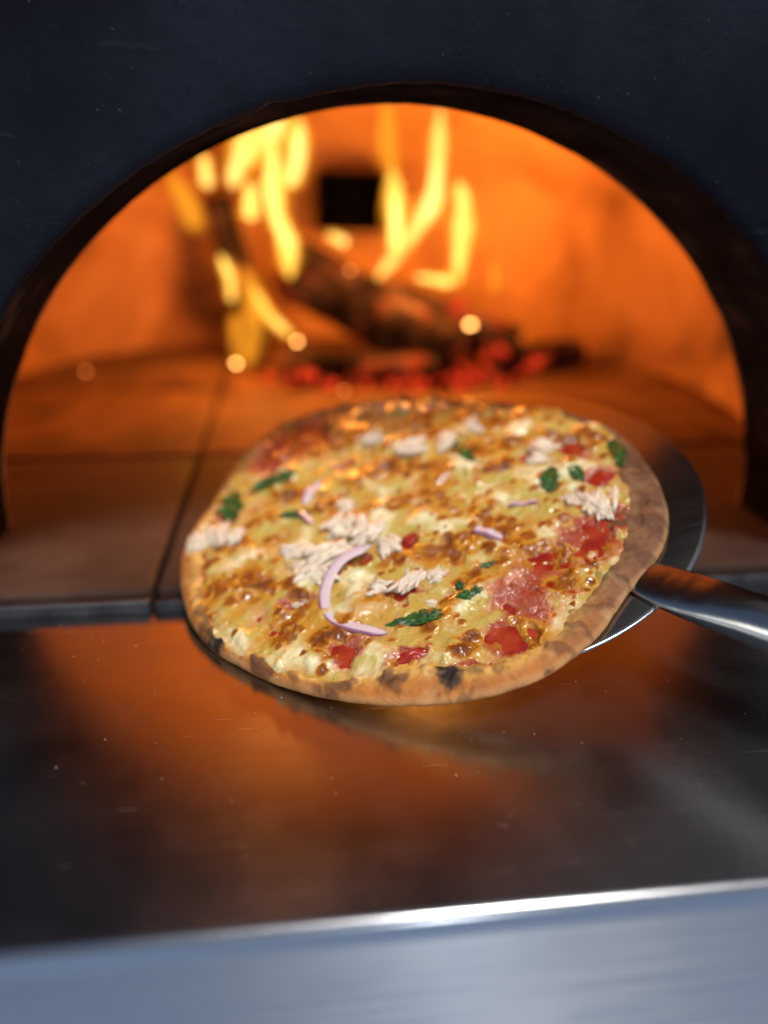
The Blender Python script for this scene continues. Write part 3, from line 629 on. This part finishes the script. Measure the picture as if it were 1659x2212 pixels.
V_ = np.stack([U, Vv, hc], -1).reshape(-1, 3); F = gridfaces(nr, na, True)[:, ::-1]
vis = (hc > base-.006).reshape(-1); F = F[vis[F].any(1)]
used = np.unique(F); remap = np.full(len(V_), -1); remap[used] = np.arange(len(used))
mk('cheese', V_[used], remap[F], CHEESE, pizza, cols=np.clip(col.reshape(-1, 3)[used], .003, 1))
# height lookup for the toppings
def surf(u, v):
    r = math.hypot(u, v); t_ = math.atan2(v, u); ja = int((t_+math.pi)/(2*math.pi)*na) % na
    i = int(np.argmin(np.abs(sv_*RI[ja]-r))); return float(max(hc[i, ja], base[i, ja]))
# --- chicken
def ico(sub):
    bm = bmesh.new(); bmesh.ops.create_icosphere(bm, subdivisions=sub, radius=1); V = np.array([q.co[:] for q in bm.verts]); F = np.array([[q.index for q in g.verts] for g in bm.faces]); bm.free(); return V, F
I4 = ico(4); I3 = ico(3)
def chunk(u, v, ru, rv, seed):
    R = random.Random(seed); Vs, Fs, Cs = [], [], []; n0 = 0; w0 = surf(u, v)
    fdir = R.uniform(0, math.pi); ns = 8+int(ru*rv*3500)
    for s_ in range(min(ns, 20)):
        Vb, Fb = I4 if s_ < 2 else I3
        k = R.uniform(.45, .8) if s_ else .85
        a_ = fdir+R.uniform(-.6, .6); l_ = max(ru, rv)*k*R.uniform(.75, 1.05); wd = min(ru, rv)*k*(R.uniform(.14, .38) if s_ else .6); ht = wd*R.uniform(.6, .95)
        cu = u+R.uniform(-.55, .55)*ru*(1 if s_ else 0); cv = v+R.uniform(-.55, .55)*rv*(1 if s_ else 0)
        out = np.empty_like(Vb); cc = np.empty((len(Vb), 3))
        for i, q in enumerate(Vb):
            p = Vector(q)
            g = noise.fractal(Vector((p.x*1.6+seed*3.1+s_, p.y*5.5, p.z*5.5)), .9, 2.1, 4); g2 = noise.noise(Vector((p.x*6+seed, p.y*11, p.z*11+s_)))
            k2 = 1+.40*g+.14*g2
            x, y, z = p.x*l_*(1+.30*noise.noise(Vector((p.y*5+seed, p.z*5, s_)))), p.y*wd*k2, p.z*ht*k2
            out[i] = (cu+x*math.cos(a_)-y*math.sin(a_), cv+x*math.sin(a_)+y*math.cos(a_), w0-.001+z+.005*(s_ % 4)*min(ru, rv)/.05)
            br = max(0., min(1., (noise.noise(Vector((p.x*2+seed*1.7, p.y*3+s_, p.z*3)))-.02)*2.4))*(.25+.75*max(0, p.z))
            cr = max(0., min(1., .5-1.2*g))  # shading of the creases, put into the meat colour
            cc[i] = lerp(lerp(np.array([.90, .81, .66]), np.array([.66, .45, .30]), cr*.8), np.array([.46, .24, .08]), br*.75)
        Vs.append(out); Cs.append(cc); Fs.append(Fb+n0); n0 += len(Vb)
    mk('chicken_chunk', np.concatenate(Vs), np.concatenate(Fs), MEAT, pizza, cols=np.concatenate(Cs))
for i, (a, b, ra, rb_) in enumerate(CHICK): chunk(a, b, ra*(1.08 if i < 13 else .85), rb_*(1.0 if i < 13 else .8), i+1)
# --- onion
def onion(path, width, hgt, bury, seed, rise=0.0):
    P = np.array(path); t = np.linspace(0, len(P)-1, 60); i = np.arange(len(P)); X = np.stack([np.interp(t, i, P[:, 0]), np.interp(t, i, P[:, 1])], -1)
    for _ in range(8): X[1:-1] = (X[:-2]+2*X[1:-1]+X[2:])/4
    T = np.gradient(X, axis=0); T /= np.linalg.norm(T, axis=1)[:, None]; Nn = np.stack([-T[:, 1], T[:, 0]], -1)
    z = np.array([surf(*q) for q in X]); 
    for _ in range(14): z[1:-1] = (z[:-2]+2*z[1:-1]+z[2:])/4
    sec = [(-.5, 0), (-.5, .9), (-.42, 1.15), (-.3, 1.1), (-.18, .95), (-.06, .98), (.06, .86), (.18, .88), (.3, .72), (.42, .62), (.5, .4), (.5, 0), (.2, -.1), (-.2, -.1)]
    V, Cc = [], []
    for k_, (q, nn, zz) in enumerate(zip(X, Nn, z)):
        s_ = k_/59; tap = min(1, (s_*8+.35), ((1-s_)*8+.35)); lift = (rise*max(0, 1-s_*2.2)**.8)-bury*math.exp(-((s_-.68)/.12)**2)+.003*math.sin(s_*9+seed)
        for a_, b_ in sec:
            V.append((q[0]+nn[0]*a_*width*tap, q[1]+nn[1]*a_*width*tap, zz+lift+b_*hgt*tap))
            ed = min(1, abs(a_)*1.9); st_ = .5+.5*math.sin(a_*26+s_*4+.8*noise.noise(Vector((s_*7, seed, 0)))); wv_ = 1
            cA = lerp(np.array([.70, .54, .56]), np.array([.22, .035, .14]), (1. if a_ < -.35 else .45 if a_ < -.2 else .5 if a_ > .45 else .12)); Cc.append(lerp(cA, np.array([.80, .70, .68]), .30*st_))
    V = np.array(V); m = len(sec); F = gridfaces(60, m, True).tolist(); F.append(list(range(m))[::-1]); F.append(list(range(len(V)-m, len(V))))
    mk('onion_slice', V, F, ONION, pizza, cols=np.array(Cc))
onion(ONION1, .027, .007, .010, 1, .026)
onion(ONION2, .030, .014, .002, 2); onion(ONION3, .024, .010, .002, 3); onion(ONION4, .018, .012, .002, 4); onion(ONION5, .024, .012, .001, 5); onion(ONION6, .018, .008, .001, 6)
# --- basil
def leaf(u, v, ru, rv, seed):
    R = random.Random(seed*13); n, m = 26, 15; V, Cc = [], []
    a_ = R.uniform(-.3, .3) if ru > rv else math.pi/2+R.uniform(-.3, .3); L_, W_ = max(ru, rv)*1.2, min(ru, rv)*.8
    w0 = surf(u, v)
    for i in range(n):
        s_ = i/(n-1)*2-1
        for j in range(m):
            t_ = j/(m-1)*2-1; prof_ = (1-abs(s_)**2.2)**.6*(.85+.45*noise.noise(Vector((s_*2.3+seed, t_*.4, 0)))+.35*noise.noise(Vector((s_*6+seed, (1 if t_ > 0 else -1)*3, 0))))
            x, y = s_*L_, t_*W_*prof_
            cr = .006*noise.noise(Vector((s_*2.6+seed, t_*2.2, 1)))+.0025*noise.noise(Vector((s_*6+seed, t_*6, 2)))
            uu, vv_ = u+x*math.cos(a_)-y*math.sin(a_), v+x*math.sin(a_)+y*math.cos(a_)
            z = .65*surf(uu, vv_)+.35*w0+.0022+abs(cr)*1.5+.004*t_*t_*math.sin(seed)-.003*abs(s_)**3
            V.append((uu, vv_, z))
            k_ = noise.noise(Vector((s_*3+seed, t_*3, 5))); Cc.append(lerp(np.array([.010, .042, .010]), np.array([.055, .150, .028]), max(0, min(1, .35+k_))))
    F = gridfaces(n, m); o = mk('basil_leaf', V, F, LEAF, pizza, cols=np.array(Cc)); mo = o.modifiers.new('thick', 'SOLIDIFY'); mo.thickness = .002*S
for i, (a, b, ra, rb_) in enumerate(BASIL): leaf(a, b, ra*(.8 if i in (6, 7) else 1), rb_*(.7 if i in (6, 7) else .95), i+1)
# --- tomato pieces
def tomato(u, v, ru, rv, seed):
    Vb, Fb = I4; w0 = surf(u, v); out = np.empty_like(Vb); cc = np.empty((len(Vb), 3))
    for i, q in enumerate(Vb):
        p = Vector(q); g = 1+.25*noise.fractal(p*1.8+Vector((seed*3, 0, 0)), .9, 2, 3); out[i] = (u+p.x*ru*g, v+p.y*rv*g, w0-.004+p.z*.018*g)
        cc[i] = lerp(np.array([.22, .008, .006]), np.array([.38, .03, .014]), max(0, min(1, .5+noise.noise(p*3+Vector((seed, 0, 0))))))
    mk('tomato_piece', out, Fb, SAUCE, pizza, cols=cc)
for i, t_ in enumerate([(.486, -.114, .040, .036), (-.098, -.515, .048, .018), (-.022, -.143, .024, .020)]): tomato(*t_, i+1)

# ------------------------------------------------------------------ flour and crumbs on the shelf
CRUMB = NT('flour_crumb'); CRUMB.set(Base_Color=(.55, .50, .42), Roughness=.8); CRUMB = CRUMB.m
R = random.Random(8); Vs, Fs = [], []; n0 = 0
Vb, Fb = ico(1)
for i in range(150):
    x = R.uniform(-1.4, 1.4); y = YF+.06+(YB-YF-.08)*R.random()**.8; r_ = R.choice([.0008, .001, .001, .0013, .0018])*(.55+.45*(y-YF)/(YB-YF)); a_ = R.uniform(0, 3.1); l_ = R.choice([1, 1, 1.4, 2.2])
    q = Vb*np.array([r_*l_, r_, r_*.5]); q = np.stack([q[:, 0]*math.cos(a_)-q[:, 1]*math.sin(a_), q[:, 0]*math.sin(a_)+q[:, 1]*math.cos(a_), q[:, 2]], -1)
    Vs.append(q+np.array([x, y, r_*.4])); Fs.append(Fb+n0); n0 += len(Vb)
o = mk('flour_specks', np.concatenate(Vs), np.concatenate(Fs), CRUMB, None, (0, 1.3, 0)); tag(o, 'tiny pale specks of flour scattered over the steel shelf', 'flour', kind='stuff')
